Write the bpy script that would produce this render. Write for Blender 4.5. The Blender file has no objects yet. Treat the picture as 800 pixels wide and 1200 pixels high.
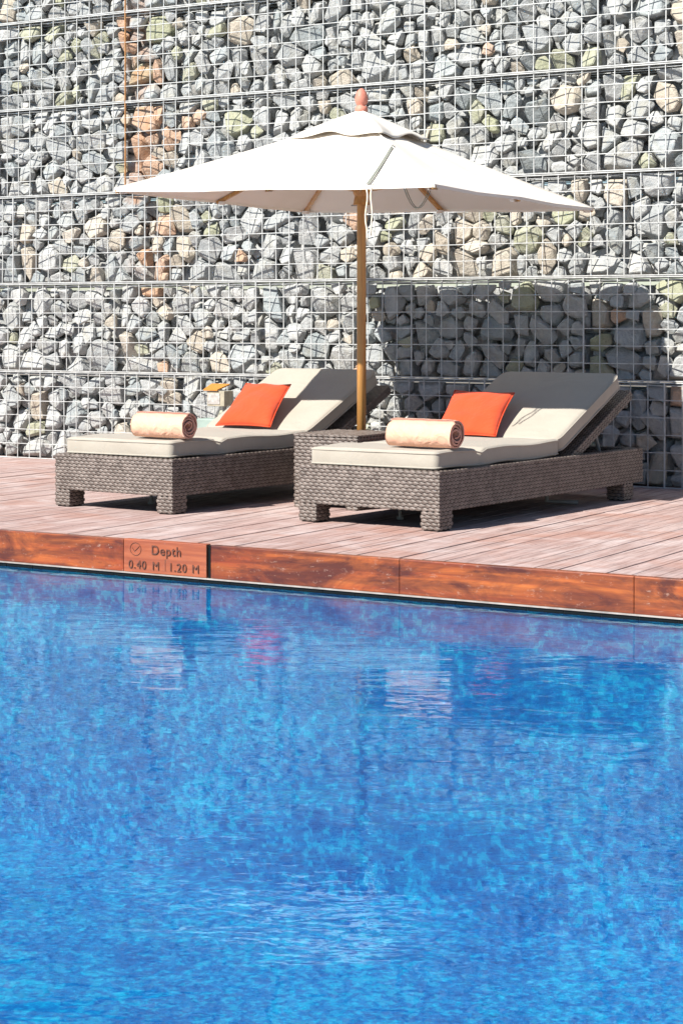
import bpy, bmesh, math, random
from mathutils import Vector, Matrix, noise
R = math.radians

# ------------------------------------------------------------------ camera, light, exposure
scene = bpy.context.scene
COL = scene.collection
CAM_H = 0.94
cam_d = bpy.data.cameras.new('camera')
cam = bpy.data.objects.new('camera', cam_d)
COL.objects.link(cam)
cam.location = (0, 0, CAM_H)
cam.rotation_euler = (R(90), 0, 0.5351)
cam_d.sensor_fit = 'HORIZONTAL'
cam_d.sensor_width = 36
cam_d.lens = 36 * 2222.7 / 800
cam_d.shift_y = -(600 - 375.7) / 800
cam_d.clip_start = 0.05
cam_d.clip_end = 2000
scene.camera = cam

SUN_DIR = Vector((0.34, 1.0, -0.977)).normalized()      # the way the light travels
world = bpy.data.worlds.new('World')
scene.world = world
world.use_nodes = True
wn = world.node_tree
bg = wn.nodes['Background']
sky = wn.nodes.new('ShaderNodeTexSky')
sky.sky_type = 'NISHITA'
sky.sun_disc = False
sky.sun_elevation = math.asin(-SUN_DIR.z)
sky.sun_rotation = math.atan2(-SUN_DIR.x, -SUN_DIR.y)
sky.air_density = 1.0
sky.dust_density = 0.0
sky.ozone_density = 4.0
wn.links.new(sky.outputs[0], bg.inputs[0])
bg.inputs[1].default_value = 0.055
sun_d = bpy.data.lights.new('sun', 'SUN')
sun_d.energy = 5.0
sun_d.angle = R(0.53)
sun_d.color = (1.0, 0.955, 0.88)
sun = bpy.data.objects.new('sun', sun_d)
COL.objects.link(sun)
sun.location = (-3, -6, 8)
sun.rotation_euler = SUN_DIR.to_track_quat('-Z', 'Y').to_euler()

scene.view_settings.view_transform = 'Standard'
scene.view_settings.look = 'None'
scene.view_settings.exposure = 0.87
scene.view_settings.gamma = 1
scene.view_settings.use_curve_mapping = False
scene.cycles.use_denoising = True
scene.cycles.max_bounces = 10
scene.cycles.transparent_max_bounces = 8
scene.cycles.sample_clamp_indirect = 6
scene.cycles.blur_glossy = 0.3

rnd = random.Random(7)

# ------------------------------------------------------------------ materials
def mat(name):
    m = bpy.data.materials.new(name)
    m.use_nodes = True
    nt = m.node_tree
    return m, nt, nt.nodes['Principled BSDF']

class G:
    """tiny node-graph helper"""
    def __init__(s, nt): s.nt = nt
    def n(s, t, **kw):
        nd = s.nt.nodes.new(t)
        ins = kw.pop('ins', {})
        for k, v in kw.items(): setattr(nd, k, v)
        for k, v in ins.items():
            if isinstance(v, bpy.types.NodeSocket): s.nt.links.new(v, nd.inputs[k])
            else: nd.inputs[k].default_value = v
        return nd
    def link(s, a, b): s.nt.links.new(a, b)
    def math(s, op, a, b=0.0, clamp=False):
        nd = s.n('ShaderNodeMath', operation=op, use_clamp=clamp)
        for i, v in enumerate((a, b)):
            if isinstance(v, bpy.types.NodeSocket): s.link(v, nd.inputs[i])
            else: nd.inputs[i].default_value = v
        return nd.outputs[0]
    def mix(s, f, a, b, blend='MIX'):
        nd = s.n('ShaderNodeMix', data_type='RGBA', blend_type=blend)
        for k, v in ((0, f), (6, a), (7, b)):
            if isinstance(v, bpy.types.NodeSocket): s.link(v, nd.inputs[k])
            else: nd.inputs[k].default_value = v if k == 0 else (tuple(v) + (1,))[:4]
        return nd.outputs[2]
    def ramp(s, f, stops, interp='LINEAR'):
        nd = s.n('ShaderNodeValToRGB')
        nd.color_ramp.interpolation = interp
        e = nd.color_ramp.elements
        while len(e) < len(stops): e.new(0.5)
        for i, (p, c) in enumerate(stops):
            e[i].position = p
            e[i].color = (tuple(c) + (1,))[:4] if not isinstance(c, (int, float)) else (c, c, c, 1)
        s.link(f, nd.inputs[0])
        return nd.outputs[0]
    def noise(s, vec, scale, detail=4, rough=0.5, dist=0.0):
        nd = s.n('ShaderNodeTexNoise', ins={'Scale': scale, 'Detail': detail, 'Roughness': rough, 'Distortion': dist})
        if vec is not None: s.link(vec, nd.inputs['Vector'])
        return nd.outputs['Fac']
    def bump(s, h, strength, dist, normal=None):
        nd = s.n('ShaderNodeBump', ins={'Strength': strength, 'Distance': dist, 'Height': h})
        if normal is not None: s.link(normal, nd.inputs['Normal'])
        return nd.outputs[0]
    def scaled(s, vec, sc):
        nd = s.n('ShaderNodeMapping', ins={'Scale': sc})
        s.link(vec, nd.inputs[0])
        return nd.outputs[0]

def geo_pos(g): return g.n('ShaderNodeNewGeometry').outputs['Position']
def obj_co(g): return g.n('ShaderNodeTexCoord').outputs['Object']

def stone_mat(name, c1, c2, spot):
    m, nt, b = mat(name)
    g = G(nt)
    p = geo_pos(g)
    oi = g.n('ShaderNodeObjectInfo').outputs['Random']
    base = g.mix(oi, c1, c2)
    n1 = g.noise(p, 22, 5, 0.65)
    base = g.mix(g.ramp(n1, [(0.35, 0.0), (0.7, 1.0)]), base, spot)
    n2 = g.noise(p, 6, 3, 0.5, 1.5)
    base = g.mix(g.math('MULTIPLY', g.ramp(n2, [(0.52, 0.0), (0.7, 1.0)]), 0.45), base, (0.36, 0.34, 0.27))
    sx_ = g.n('ShaderNodeSeparateXYZ'); g.link(p, sx_.inputs[0])
    dx_ = g.math('ABSOLUTE', g.math('ADD', g.math('ADD', sx_.outputs[0], 7.53), g.math('MULTIPLY', g.math('SUBTRACT', g.noise(p, 1.6, 3, 0.6), 0.5), 0.5)))
    near_ = g.math('SUBTRACT', 1.0, g.math('DIVIDE', dx_, 0.13), clamp=True)
    up_ = g.math('MULTIPLY', g.math('SUBTRACT', sx_.outputs[2], 1.0), 2.0, clamp=True)
    pat_ = g.ramp(g.noise(p, 5, 4, 0.6), [(0.42, 0.0), (0.55, 1.0)])
    base = g.mix(g.math('MULTIPLY', g.math('MULTIPLY', g.math('MULTIPLY', near_, up_), pat_), 0.75), base, (0.42, 0.20, 0.09))
    dust_ = g.noise(p, 2.3, 4, 0.6, 0.4)
    base = g.mix(g.math('MULTIPLY', g.ramp(dust_, [(0.5, 0.0), (0.66, 1.0)]), 0.3), base, (0.50, 0.485, 0.45))
    vein = g.noise(g.scaled(p, (1, 1, 2.4)), 40, 4, 0.7, 2.0)
    base = g.mix(g.math('MULTIPLY', g.ramp(vein, [(0.3, 1.0), (0.45, 0.0)]), 0.5), base, (0.17, 0.18, 0.18))
    g.link(base, b.inputs['Base Color'])
    b.inputs['Roughness'].default_value = 0.85
    b.inputs['Specular IOR Level'].default_value = 0.3
    h = g.math('ADD', g.noise(p, 30, 6, 0.65), g.math('MULTIPLY', g.noise(p, 95, 4, 0.6), 0.3))
    g.link(g.bump(h, 0.95, 0.016), b.inputs['Normal'])
    return m

M = {}
M['stone_grey'] = stone_mat('stone_grey', (0.33, 0.345, 0.345), (0.52, 0.52, 0.505), (0.29, 0.305, 0.31))
M['stone_blue'] = stone_mat('stone_blue', (0.28, 0.31, 0.315), (0.44, 0.46, 0.46), (0.25, 0.28, 0.29))
M['stone_tan'] = stone_mat('stone_tan', (0.44, 0.39, 0.32), (0.52, 0.47, 0.40), (0.40, 0.35, 0.28))
M['stone_orange'] = stone_mat('stone_orange', (0.50, 0.30, 0.18), (0.52, 0.38, 0.29), (0.44, 0.28, 0.19))
M['stone_green'] = stone_mat('stone_green', (0.34, 0.35, 0.24), (0.41, 0.41, 0.34), (0.30, 0.31, 0.20))

def simple(name, col, rough=0.6, metal=0.0, spec=0.5, ns=0, nb=0, nd=0.002, var=0.0, vs=8, darkc=None):
    m, nt, b = mat(name)
    g = G(nt)
    p = geo_pos(g)
    if var:
        d = darkc or tuple(c * (1 - var) for c in col)
        g.link(g.mix(g.ramp(g.noise(p, vs, 5, 0.6), [(0.35, 0.0), (0.65, 1.0)]), col, d), b.inputs['Base Color'])
    else:
        b.inputs['Base Color'].default_value = tuple(col) + (1,)
    b.inputs['Roughness'].default_value = rough
    b.inputs['Metallic'].default_value = metal
    b.inputs['Specular IOR Level'].default_value = spec
    if ns: g.link(g.bump(g.noise(p, ns, 4, 0.6), nb, nd), b.inputs['Normal'])
    return m

M['wire'] = simple('galvanised_wire', (0.60, 0.61, 0.60), 0.5, 0.25, var=0.3, vs=30)
M['rust'] = simple('rusty_wire', (0.45, 0.22, 0.08), 0.8, 0.0, var=0.4, vs=30)
M['gap'] = simple('packed_dark_stone', (0.10, 0.105, 0.105), 0.95, ns=14, nb=1.0, nd=0.05)
M['dark'] = simple('dark_tile_and_gap', (0.004, 0.006, 0.007), 0.8, spec=0.15)
M['tilegrout'] = simple('tile_grout', (0.02, 0.02, 0.02), 0.9)
M['grout'] = simple('pale_grout', (0.42, 0.36, 0.32), 0.8, var=0.4, vs=12)
M['rubber'] = simple('grey_plastic', (0.25, 0.25, 0.24), 0.5)
M['ground'] = simple('dry_ground', (0.28, 0.24, 0.18), 0.95, ns=3, nb=0.6, nd=0.05, var=0.35, vs=0.5)
M['paving'] = simple('pool_paving', (0.42, 0.38, 0.33), 0.8, ns=40, nb=0.4, var=0.25, vs=3)
M['pinkwood'] = simple('painted_finial', (0.66, 0.24, 0.17), 0.6, var=0.3, vs=25)
M['cord'] = simple('cotton_cord', (0.80, 0.70, 0.55), 0.9)
M['cordgrey'] = simple('grey_cord', (0.34, 0.35, 0.30), 0.9)
M['cream'] = simple('cream_box_paint', (0.40, 0.36, 0.27), 0.6, var=0.25, vs=30)
M['amber'] = simple('amber_plastic', (0.48, 0.20, 0.03), 0.6)
M['label'] = simple('white_label', (0.50, 0.47, 0.44), 0.6, var=0.45, vs=60)
M['aqua'] = simple('aqua_plinth', (0.30, 0.39, 0.35), 0.6, var=0.2, vs=10)
M['concrete'] = simple('umbrella_base_concrete', (0.3, 0.29, 0.27), 0.9, ns=40, nb=0.5)
M['engrave'] = simple('engraved_paint', (0.12, 0.04, 0.024), 0.9)

# woven resin wicker
m, nt, b = mat('wicker')
g = G(nt); p = geo_pos(g)
cell = g.n('ShaderNodeTexVoronoi', ins={'Scale': 38.0}); g.link(obj_co(g), cell.inputs['Vector'])
sep = g.n('ShaderNodeSeparateColor'); g.link(cell.outputs['Color'], sep.inputs[0])
c = g.mix(sep.outputs[0], (0.105, 0.081, 0.069), (0.20, 0.162, 0.142))
dust = g.ramp(g.noise(p, 5, 4, 0.6), [(0.4, 0.0), (0.75, 1.0)])
c = g.mix(g.math('MULTIPLY', dust, 0.12), c, (0.26, 0.225, 0.20))
g.link(c, b.inputs['Base Color'])
b.inputs['Roughness'].default_value = 0.33
strand = g.n('ShaderNodeTexWave', ins={'Scale': 160.0, 'Distortion': 1.0}); g.link(p, strand.inputs['Vector'])
strand.bands_direction = 'Z'
g.link(g.bump(strand.outputs['Fac'], 0.35, 0.0015), b.inputs['Normal'])
M['wicker'] = m
M['wicker_core'] = simple('wicker_core', (0.022, 0.017, 0.015), 0.8)

def cloth(name, col, spot, rough=0.95, bs=420, wr=3.0, wd=0.006, stain=0.5):
    m, nt, b = mat(name)
    g = G(nt); p = obj_co(g)
    c = g.mix(g.math('MULTIPLY', g.ramp(g.noise(p, 4, 5, 0.6, 0.8), [(0.45, 0.0), (0.8, 1.0)]), stain), col, spot)
    c = g.mix(g.math('MULTIPLY', g.noise(p, 260, 2, 0.5), 0.25), c, tuple(x * 0.7 for x in col))
    g.link(c, b.inputs['Base Color'])
    b.inputs['Roughness'].default_value = rough
    b.inputs['Specular IOR Level'].default_value = 0.15
    b.inputs['Sheen Weight'].default_value = 0.15
    n1 = g.bump(g.noise(p, wr, 3, 0.55, 1.0), 0.6, wd * 4)
    n2 = g.bump(g.noise(p, 14, 4, 0.6), 0.5, wd, n1)
    g.link(g.bump(g.noise(p, bs, 2, 0.5), 0.35, 0.001, n2), b.inputs['Normal'])
    return m
M['canvas_pad'] = cloth('beige_canvas', (0.39, 0.355, 0.30), (0.32, 0.285, 0.235))
M['pillow'] = cloth('orange_canvas', (0.62, 0.072, 0.024), (0.52, 0.055, 0.018), wr=5)
M['towel'] = cloth('peach_terry', (0.76, 0.43, 0.30), (0.72, 0.37, 0.25), bs=160, wr=9, wd=0.008)
M['towel_dark'] = cloth('peach_terry_edge', (0.62, 0.33, 0.25), (0.50, 0.25, 0.18), bs=160)

m, nt, b = mat('umbrella_canvas')
g = G(nt); p = obj_co(g)
c = g.mix(g.math('MULTIPLY', g.ramp(g.noise(p, 2.2, 5, 0.6), [(0.5, 0.0), (0.8, 1.0)]), 0.5), (0.80, 0.755, 0.69), (0.70, 0.64, 0.56))
nrm = g.bump(g.noise(p, 350, 2, 0.5), 0.3, 0.001, g.bump(g.noise(p, 4, 3, 0.5, 0.5), 0.35, 0.02))
df = g.n('ShaderNodeBsdfDiffuse'); g.link(c, df.inputs[0]); g.link(nrm, df.inputs['Normal'])
tr = g.n('ShaderNodeBsdfTranslucent'); tr.inputs[0].default_value = (0.85, 0.66, 0.50, 1)
mx = g.n('ShaderNodeMixShader', ins={0: 0.10}); g.link(df.outputs[0], mx.inputs[1]); g.link(tr.outputs[0], mx.inputs[2])
g.link(mx.outputs[0], nt.nodes['Material Output'].inputs[0])
M['canopy'] = m

def wood(name, c1, c2, dark, axis, rough=0.45, sc=1.0, blotch=0.5, coat=0.0, bumpd=0.002):
    """axis: 0,1,2 = grain direction"""
    m, nt, b = mat(name)
    g = G(nt); p = geo_pos(g)
    s = [14 * sc] * 3; s[axis] = 1.0 * sc
    v = g.scaled(p, tuple(s))
    n1 = g.noise(v, 1.6, 6, 0.65, 1.2)
    c = g.mix(g.ramp(n1, [(0.3, 0.0), (0.7, 1.0)]), c1, c2)
    s2 = [70 * sc] * 3; s2[axis] = 2.5 * sc
    n2 = g.noise(g.scaled(p, tuple(s2)), 1.0, 4, 0.6)
    c = g.mix(g.math('MULTIPLY', g.ramp(n2, [(0.42, 1.0), (0.6, 0.0)]), 0.5), c, dark)
    n3 = g.noise(g.scaled(p, tuple(1.0 if q == axis else 3.0 for q in range(3))), 2.6, 5, 0.7, 0.8)
    c = g.mix(g.math('MULTIPLY', g.ramp(n3, [(0.44, 0.0), (0.62, 1.0)]), blotch), c, dark)
    if coat > 0.3:      # salt and scuff marks on the wet-edge boards
        n5 = g.noise(g.scaled(p, tuple(1.0 if q == axis else 2.2 for q in range(3))), 28, 5, 0.75)
        c = g.mix(g.math('MULTIPLY', g.ramp(n5, [(0.60, 0.0), (0.70, 1.0)]), 0.5), c, (0.50, 0.36, 0.28))
    g.link(c, b.inputs['Base Color'])
    b.inputs['Roughness'].default_value = rough
    b.inputs['Coat Weight'].default_value = coat
    b.inputs['Coat Roughness'].default_value = 0.25
    g.link(g.bump(n2, 0.5, bumpd), b.inputs['Normal'])
    return m
M['fascia'] = wood('varnished_edge_board', (0.27, 0.040, 0.010), (0.55, 0.145, 0.025), (0.06, 0.010, 0.006), 0, 0.38, 0.6, 0.85, 0.5)
M['sign'] = wood('faded_sign_board', (0.44, 0.125, 0.05), (0.34, 0.08, 0.028), (0.20, 0.04, 0.018), 0, 0.6, 0.8, 0.4)
M['pole'] = wood('umbrella_teak', (0.60, 0.33, 0.10), (0.52, 0.25, 0.07), (0.33, 0.14, 0.04), 2, 0.4, 1.5, 0.2, 0.2)

# weathered deck: planks run in y, one tone per plank
m, nt, b = mat('weathered_deck')
g = G(nt); p = geo_pos(g)
sx = g.n('ShaderNodeSeparateXYZ'); g.link(p, sx.inputs[0])
pl = g.math('FLOOR', g.math('DIVIDE', g.math('ADD', sx.outputs[0], 20.0), 0.098))
wnz = g.n('ShaderNodeTexWhiteNoise', noise_dimensions='1D'); g.link(pl, wnz.inputs['W'])
off = g.n('ShaderNodeCombineXYZ'); g.link(g.math('MULTIPLY', wnz.outputs['Value'], 37.0), off.inputs[1])
va = g.n('ShaderNodeVectorMath', operation='ADD'); g.link(p, va.inputs[0]); g.link(off.outputs[0], va.inputs[1])
c = g.mix(wnz.outputs['Value'], (0.47, 0.335, 0.31), (0.54, 0.435, 0.41))
n1 = g.noise(g.scaled(va.outputs[0], (16, 1.3, 16)), 1.5, 6, 0.7, 0.8)
c = g.mix(g.ramp(n1, [(0.36, 0.0), (0.62, 1.0)]), c, (0.34, 0.225, 0.20))
n2 = g.noise(g.scaled(va.outputs[0], (90, 3.0, 90)), 1.0, 4, 0.6)
c = g.mix(g.math('MULTIPLY', g.ramp(n2, [(0.38, 1.0), (0.52, 0.0)]), 0.5), c, (0.15, 0.10, 0.095))
n3 = g.noise(p, 1.7, 5, 0.65, 0.8)
c = g.mix(g.math('MULTIPLY', g.ramp(n3, [(0.50, 0.0), (0.66, 1.0)]), 0.5), c, (0.38, 0.18, 0.125))
fx_ = g.math('FRACT', g.math('DIVIDE', g.math('ADD', sx.outputs[0], 20.0), 0.098))
ax_ = g.math('ABSOLUTE', g.math('SUBTRACT', g.math('ABSOLUTE', g.math('SUBTRACT', fx_, 0.5)), 0.26))
fy_ = g.math('ABSOLUTE', g.math('SUBTRACT', g.math('FRACT', g.math('DIVIDE', g.math('SUBTRACT', sx.outputs[1], 6.6), 0.45)), 0.5))
rad_ = g.math('ADD', g.math('POWER', g.math('MULTIPLY', ax_, 0.098), 2.0), g.math('POWER', g.math('MULTIPLY', fy_, 0.45), 2.0))
c = g.mix(g.math('MULTIPLY', g.math('LESS_THAN', rad_, 0.0000175), 0.8), c, (0.07, 0.05, 0.045))
n4 = g.noise(p, 3.4, 5, 0.65, 0.5)
c = g.mix(g.math('MULTIPLY', g.ramp(n4, [(0.5, 0.0), (0.7, 1.0)]), 0.45), c, (0.60, 0.53, 0.52))
g.link(c, b.inputs['Base Color'])
b.inputs['Roughness'].default_value = 0.75
b.inputs['Specular IOR Level'].default_value = 0.3
g.link(g.bump(n2, 0.6, 0.003), b.inputs['Normal'])
M['deck'] = m

# pool mosaic: small glass tiles, slight tone each; lighter noise patches paint in sparkle
m, nt, b = mat('pool_mosaic')
g = G(nt); p = geo_pos(g)
sc_ = g.n('ShaderNodeVectorMath', operation='DIVIDE'); g.link(p, sc_.inputs[0]); sc_.inputs[1].default_value = (0.02,) * 3
sh = g.n('ShaderNodeVectorMath', operation='ADD'); g.link(sc_.outputs[0], sh.inputs[0]); sh.inputs[1].default_value = (0.37,) * 3
fl = g.n('ShaderNodeVectorMath', operation='FLOOR'); g.link(sh.outputs[0], fl.inputs[0])
w2 = g.n('ShaderNodeTexWhiteNoise', noise_dimensions='3D'); g.link(fl.outputs[0], w2.inputs['Vector'])
v1 = g.noise(p, 19.0, 5, 0.75, 0.5)
v2 = g.noise(p, 1.5, 4, 0.6, 0.8)
t_ = g.math('ADD', g.math('ADD', g.math('MULTIPLY', w2.outputs['Value'], 0.16), g.math('MULTIPLY', v1, 1.05)), g.math('MULTIPLY', v2, 0.55))
c = g.ramp(t_, [(0.60, (0.0002, 0.036, 0.18)), (0.79, (0.0004, 0.088, 0.31)), (0.95, (0.001, 0.195, 0.45)), (1.0, (0.008, 0.40, 0.58))])
g.link(c, b.inputs['Base Color'])
b.inputs['Roughness'].default_value = 0.4
M['pool'] = m

# water: fresnel reflection over part refraction, part straight transmission, rippled
m, nt, b = mat('pool_water')
g = G(nt); p = geo_pos(g)
nt.nodes.remove(b)
rot = g.n('ShaderNodeMapping', ins={'Rotation': (0, 0, -0.45)}); g.link(p, rot.inputs[0])
h1 = g.noise(g.scaled(rot.outputs[0], (0.5, 1.0, 1.0)), 10.0, 2, 0.5, 0.5)
h2 = g.noise(g.scaled(rot.outputs[0], (0.6, 1.0, 1.0)), 34.0, 2, 0.5, 0.4)
h0 = g.noise(g.scaled(rot.outputs[0], (0.6, 1.0, 1.0)), 4.0, 2, 0.5, 0.5)
hh = g.math('ADD', g.math('ADD', g.math('MULTIPLY', h1, 0.0019), g.math('MULTIPLY', h2, 0.00035)), g.math('MULTIPLY', h0, 0.0008))
nrm = g.bump(hh, 1.0, 1.0)
fr = g.n('ShaderNodeFresnel', ins={'IOR': 1.36}); g.link(nrm, fr.inputs['Normal'])
gl = g.n('ShaderNodeBsdfGlossy', ins={'Roughness': 0.0, 'Color': (0.60, 0.86, 1.0, 1)}); g.link(nrm, gl.inputs['Normal'])
rf = g.n('ShaderNodeBsdfRefraction', ins={'Roughness': 0.0, 'IOR': 1.333, 'Color': (1.0, 1.0, 1.0, 1)}); g.link(nrm, rf.inputs['Normal'])
tp = g.n('ShaderNodeBsdfTransparent', ins={'Color': (1.0, 1.0, 1.0, 1)})
m1 = g.n('ShaderNodeMixShader', ins={0: 0.60}); g.link(rf.outputs[0], m1.inputs[1]); g.link(tp.outputs[0], m1.inputs[2])
m2 = g.n('ShaderNodeMixShader'); g.link(g.math('MULTIPLY', fr.outputs[0], g.math('SUBTRACT', 1.0, g.n('ShaderNodeNewGeometry').outputs['Backfacing'])), m2.inputs[0]); g.link(m1.outputs[0], m2.inputs[1]); g.link(gl.outputs[0], m2.inputs[2])
g.link(m2.outputs[0], nt.nodes['Material Output'].inputs[0])
ab = g.n('ShaderNodeVolumeAbsorption', ins={'Color': (0.0, 0.88, 0.99, 1), 'Density': 0.3})
g.link(ab.outputs[0], nt.nodes['Material Output'].inputs['Volume'])
M['water'] = m

# ------------------------------------------------------------------ mesh helpers
def link(name, me, mats, parent=None, loc=(0, 0, 0), smooth=False):
    o = bpy.data.objects.new(name, me)
    COL.objects.link(o)
    for mm in (mats if isinstance(mats, (list, tuple)) else [mats]):
        if mm.name not in me.materials: me.materials.append(mm)
    if smooth:
        for f in me.polygons: f.use_smooth = True
    o.location = loc
    if parent: o.parent = parent
    return o

def obj(name, bm, mats, parent=None, loc=(0, 0, 0), smooth=False):
    me = bpy.data.meshes.new(name)
    bm.normal_update()
    bm.to_mesh(me); bm.free()
    return link(name, me, mats, parent, loc, smooth)

def tag(o, label=None, cat=None, group=None, kind=None):
    if label: o['label'] = label
    if cat: o['category'] = cat
    if group: o['group'] = group
    if kind: o['kind'] = kind
    return o

def thing(name, loc, label, cat, group=None, rz=0.0):
    o = bpy.data.objects.new(name, None)
    COL.objects.link(o)
    o.empty_display_size = 0.1
    o.location = loc
    o.rotation_euler = (0, 0, rz)
    return tag(o, label, cat, group)

def box(bm, a, b, mi=0, bevel=0.0):
    vs = [bm.verts.new((x, y, z)) for x in (a[0], b[0]) for y in (a[1], b[1]) for z in (a[2], b[2])]
    fs = []
    for q in ((0, 1, 3, 2), (4, 6, 7, 5), (0, 4, 5, 1), (2, 3, 7, 6), (0, 2, 6, 4), (1, 5, 7, 3)):
        f = bm.faces.new([vs[i] for i in q]); f.material_index = mi; fs.append(f)
    if bevel:
        es = {e for f in fs for e in f.edges}
        bmesh.ops.bevel(bm, geom=list(es), offset=bevel, segments=2, affect='EDGES', profile=0.6)
    return vs

def tube(bm, pts, r, n=6, mi=0, caps=True, r_end=None):
    pts = [Vector(q) for q in pts]
    rings = []
    for i, q in enumerate(pts):
        t = (pts[min(i + 1, len(pts) - 1)] - pts[max(i - 1, 0)]).normalized()
        up = Vector((0, 0, 1)) if abs(t.z) < 0.9 else Vector((1, 0, 0))
        u = t.cross(up).normalized(); v = t.cross(u)
        rr = r if r_end is None else r + (r_end - r) * i / (len(pts) - 1)
        rings.append([bm.verts.new(q + (u * math.cos(2 * math.pi * (k + .5) / n) + v * math.sin(2 * math.pi * (k + .5) / n)) * rr) for k in range(n)])
    for a, b in zip(rings, rings[1:]):
        for k in range(n):
            f = bm.faces.new((a[k], a[(k + 1) % n], b[(k + 1) % n], b[k])); f.material_index = mi
    if caps:
        bm.faces.new(rings[0][::-1]).material_index = mi
        bm.faces.new(rings[-1]).material_index = mi

def lathe(bm, prof, n=20, mi=0, c=(0, 0)):
    rings = []
    for r, z in prof:
        rings.append([bm.verts.new((c[0] + r * math.cos(2 * math.pi * k / n), c[1] + r * math.sin(2 * math.pi * k / n), z)) for k in range(n)])
    for a, b in zip(rings, rings[1:]):
        for k in range(n):
            bm.faces.new((a[k], a[(k + 1) % n], b[(k + 1) % n], b[k])).material_index = mi
    bm.faces.new(rings[0][::-1]).material_index = mi
    bm.faces.new(rings[-1]).material_index = mi

# ------------------------------------------------------------------ the setting
POOL = (-14.0, 3.0, 0.9, 6.53)           # x0 x1 y0 y1
WATER_Z = -0.153
WALL_Y = 10.06
DECK_X = (-16.0, 5.0)

bm = bmesh.new()                            # ground ring round the pool terrace
o0, i0 = 400.0, (DECK_X[0], DECK_X[1], -6.0, 10.9)
outer = [(-o0, -o0), (o0, -o0), (o0, o0), (-o0, o0)]
inner = [(i0[0], i0[2]), (i0[1], i0[2]), (i0[1], i0[3]), (i0[0], i0[3])]
ov = [bm.verts.new((x, y, -0.03)) for x, y in outer]; iv = [bm.verts.new((x, y, -0.03)) for x, y in inner]
for k in range(4): bm.faces.new((ov[k], ov[(k + 1) % 4], iv[(k + 1) % 4], iv[k]))
box(bm, (i0[0], POOL[3] + 0.3, -0.25), (i0[1], i0[3], -0.20))
tag(obj('ground', bm, M['ground']), kind='structure')

bm = bmesh.new()                            # paving on the three other sides of the pool
x0, x1, y0, y1 = POOL
box(bm, (DECK_X[0], -6, -0.3), (DECK_X[1], y0, 0.0))
box(bm, (DECK_X[0], y0, -0.3), (x0, y1 - 0.03, 0.0))
box(bm, (x1, y0, -0.3), (DECK_X[1], y1 - 0.03, 0.0))
tag(obj('pool_paving', bm, M['paving']), kind='structure')

bm = bmesh.new()                            # basin: floor and four walls, 1.2 m deep
zb = -1.36
def quad(bm, pts, mi=0):
    f = bm.faces.new([bm.verts.new(q) for q in pts]); f.material_index = mi; return f
quad(bm, [(x0, y0, zb), (x1, y0, zb), (x1, y1, zb), (x0, y1, zb)])
quad(bm, [(x0, y1, zb), (x1, y1, zb), (x1, y1, -0.137), (x0, y1, -0.137)])
quad(bm, [(x1, y0, zb), (x0, y0, zb), (x0, y0, 0.0), (x1, y0, 0.0)])
quad(bm, [(x0, y0, zb), (x0, y1, zb), (x0, y1, 0), (x0, y0, 0)])
quad(bm, [(x1, y1, zb), (x1, y0, zb), (x1, y0, 0), (x1, y1, 0)])
tag(obj('pool_basin', bm, M['pool']), kind='structure')

bm = bmesh.new()                            # band of dark waterline tiles under the edge boards
xx = x0
while xx < x1 - 0.05:
    box(bm, (xx + 0.002, y1 - 0.012, -0.172), (xx + 0.1485, y1 - 0.001, -0.1405), 0)
    xx += 0.15
box(bm, (x0, y1 - 0.009, -0.170), (x1, y1 - 0.002, -0.142), 1)
tag(obj('waterline_tiles', bm, [M['dark'], M['tilegrout']]), kind='structure')

# water sheet with real ripples over the part of the pool near the view
def wave_h(x, y, comps):
    return sum(a * math.sin(kx * x + ky * y + ph) for a, kx, ky, ph in comps)
wr = random.Random(3)
comps = []
for lam, amp in ((0.9, .0040), (0.62, .0030), (0.45, .0026), (0.34, .0019), (0.27, .0015), (0.22, .0011), (0.18, .0009), (0.14, .0006), (0.5, .0024), (0.3, .0014)):
    th = R(90 + wr.uniform(-50, 50)) + 0.3
    k = 2 * math.pi / lam
    comps.append((amp * 0.075, k * math.cos(th), k * math.sin(th), wr.uniform(0, 6.28)))
bm = bmesh.new()
def axis(lo, hi, a, b_, fine, coarse):
    v = [lo]; 
    while v[-1] < a: v.append(min(v[-1] + coarse, a))
    n = int(round((b_ - a) / fine))
    v += [a + (b_ - a) * i / n for i in range(1, n + 1)]
    while v[-1] < hi: v.append(min(v[-1] + coarse, hi))
    return v
xs = axis(x0 - 0.02, x1 + 0.02, -6.4, -0.4, 0.03, 1.0)
ys = axis(y0 - 0.02, y1 + 0.015, 1.8, y1 + 0.015, 0.022, 0.3)
me = bpy.data.meshes.new('water')
verts = []
for y in ys:
    for x in xs:
        inside = -6.4 <= x <= -0.4 and y >= 1.8
        verts.append((x, y, WATER_Z + (wave_h(x, y, comps) if inside else 0.0)))
nx = len(xs)
faces = [(j * nx + i, j * nx + i + 1, (j + 1) * nx + i + 1, (j + 1) * nx + i) for j in range(len(ys) - 1) for i in range(nx - 1)]
# close the body of water below, just outside the tiled shell
ny = len(ys); nb = len(verts)
border = [i for i in range(nx)] + [j * nx + nx - 1 for j in range(1, ny)] + [(ny - 1) * nx + i for i in range(nx - 2, -1, -1)] + [j * nx for j in range(ny - 2, 0, -1)]
for k in border: verts.append((verts[k][0], verts[k][1], -1.40))
nbd = len(border)
for k in range(nbd):
    a, b_ = border[k], border[(k + 1) % nbd]
    faces.append((b_, a, nb + k, nb + (k + 1) % nbd))
faces.append(tuple(nb + k for k in range(nbd))[::-1])
me.from_pydata(verts, [], faces)
me.update()
bm.free()
tag(link('water', me, M['water'], smooth=True), kind='structure')

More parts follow.
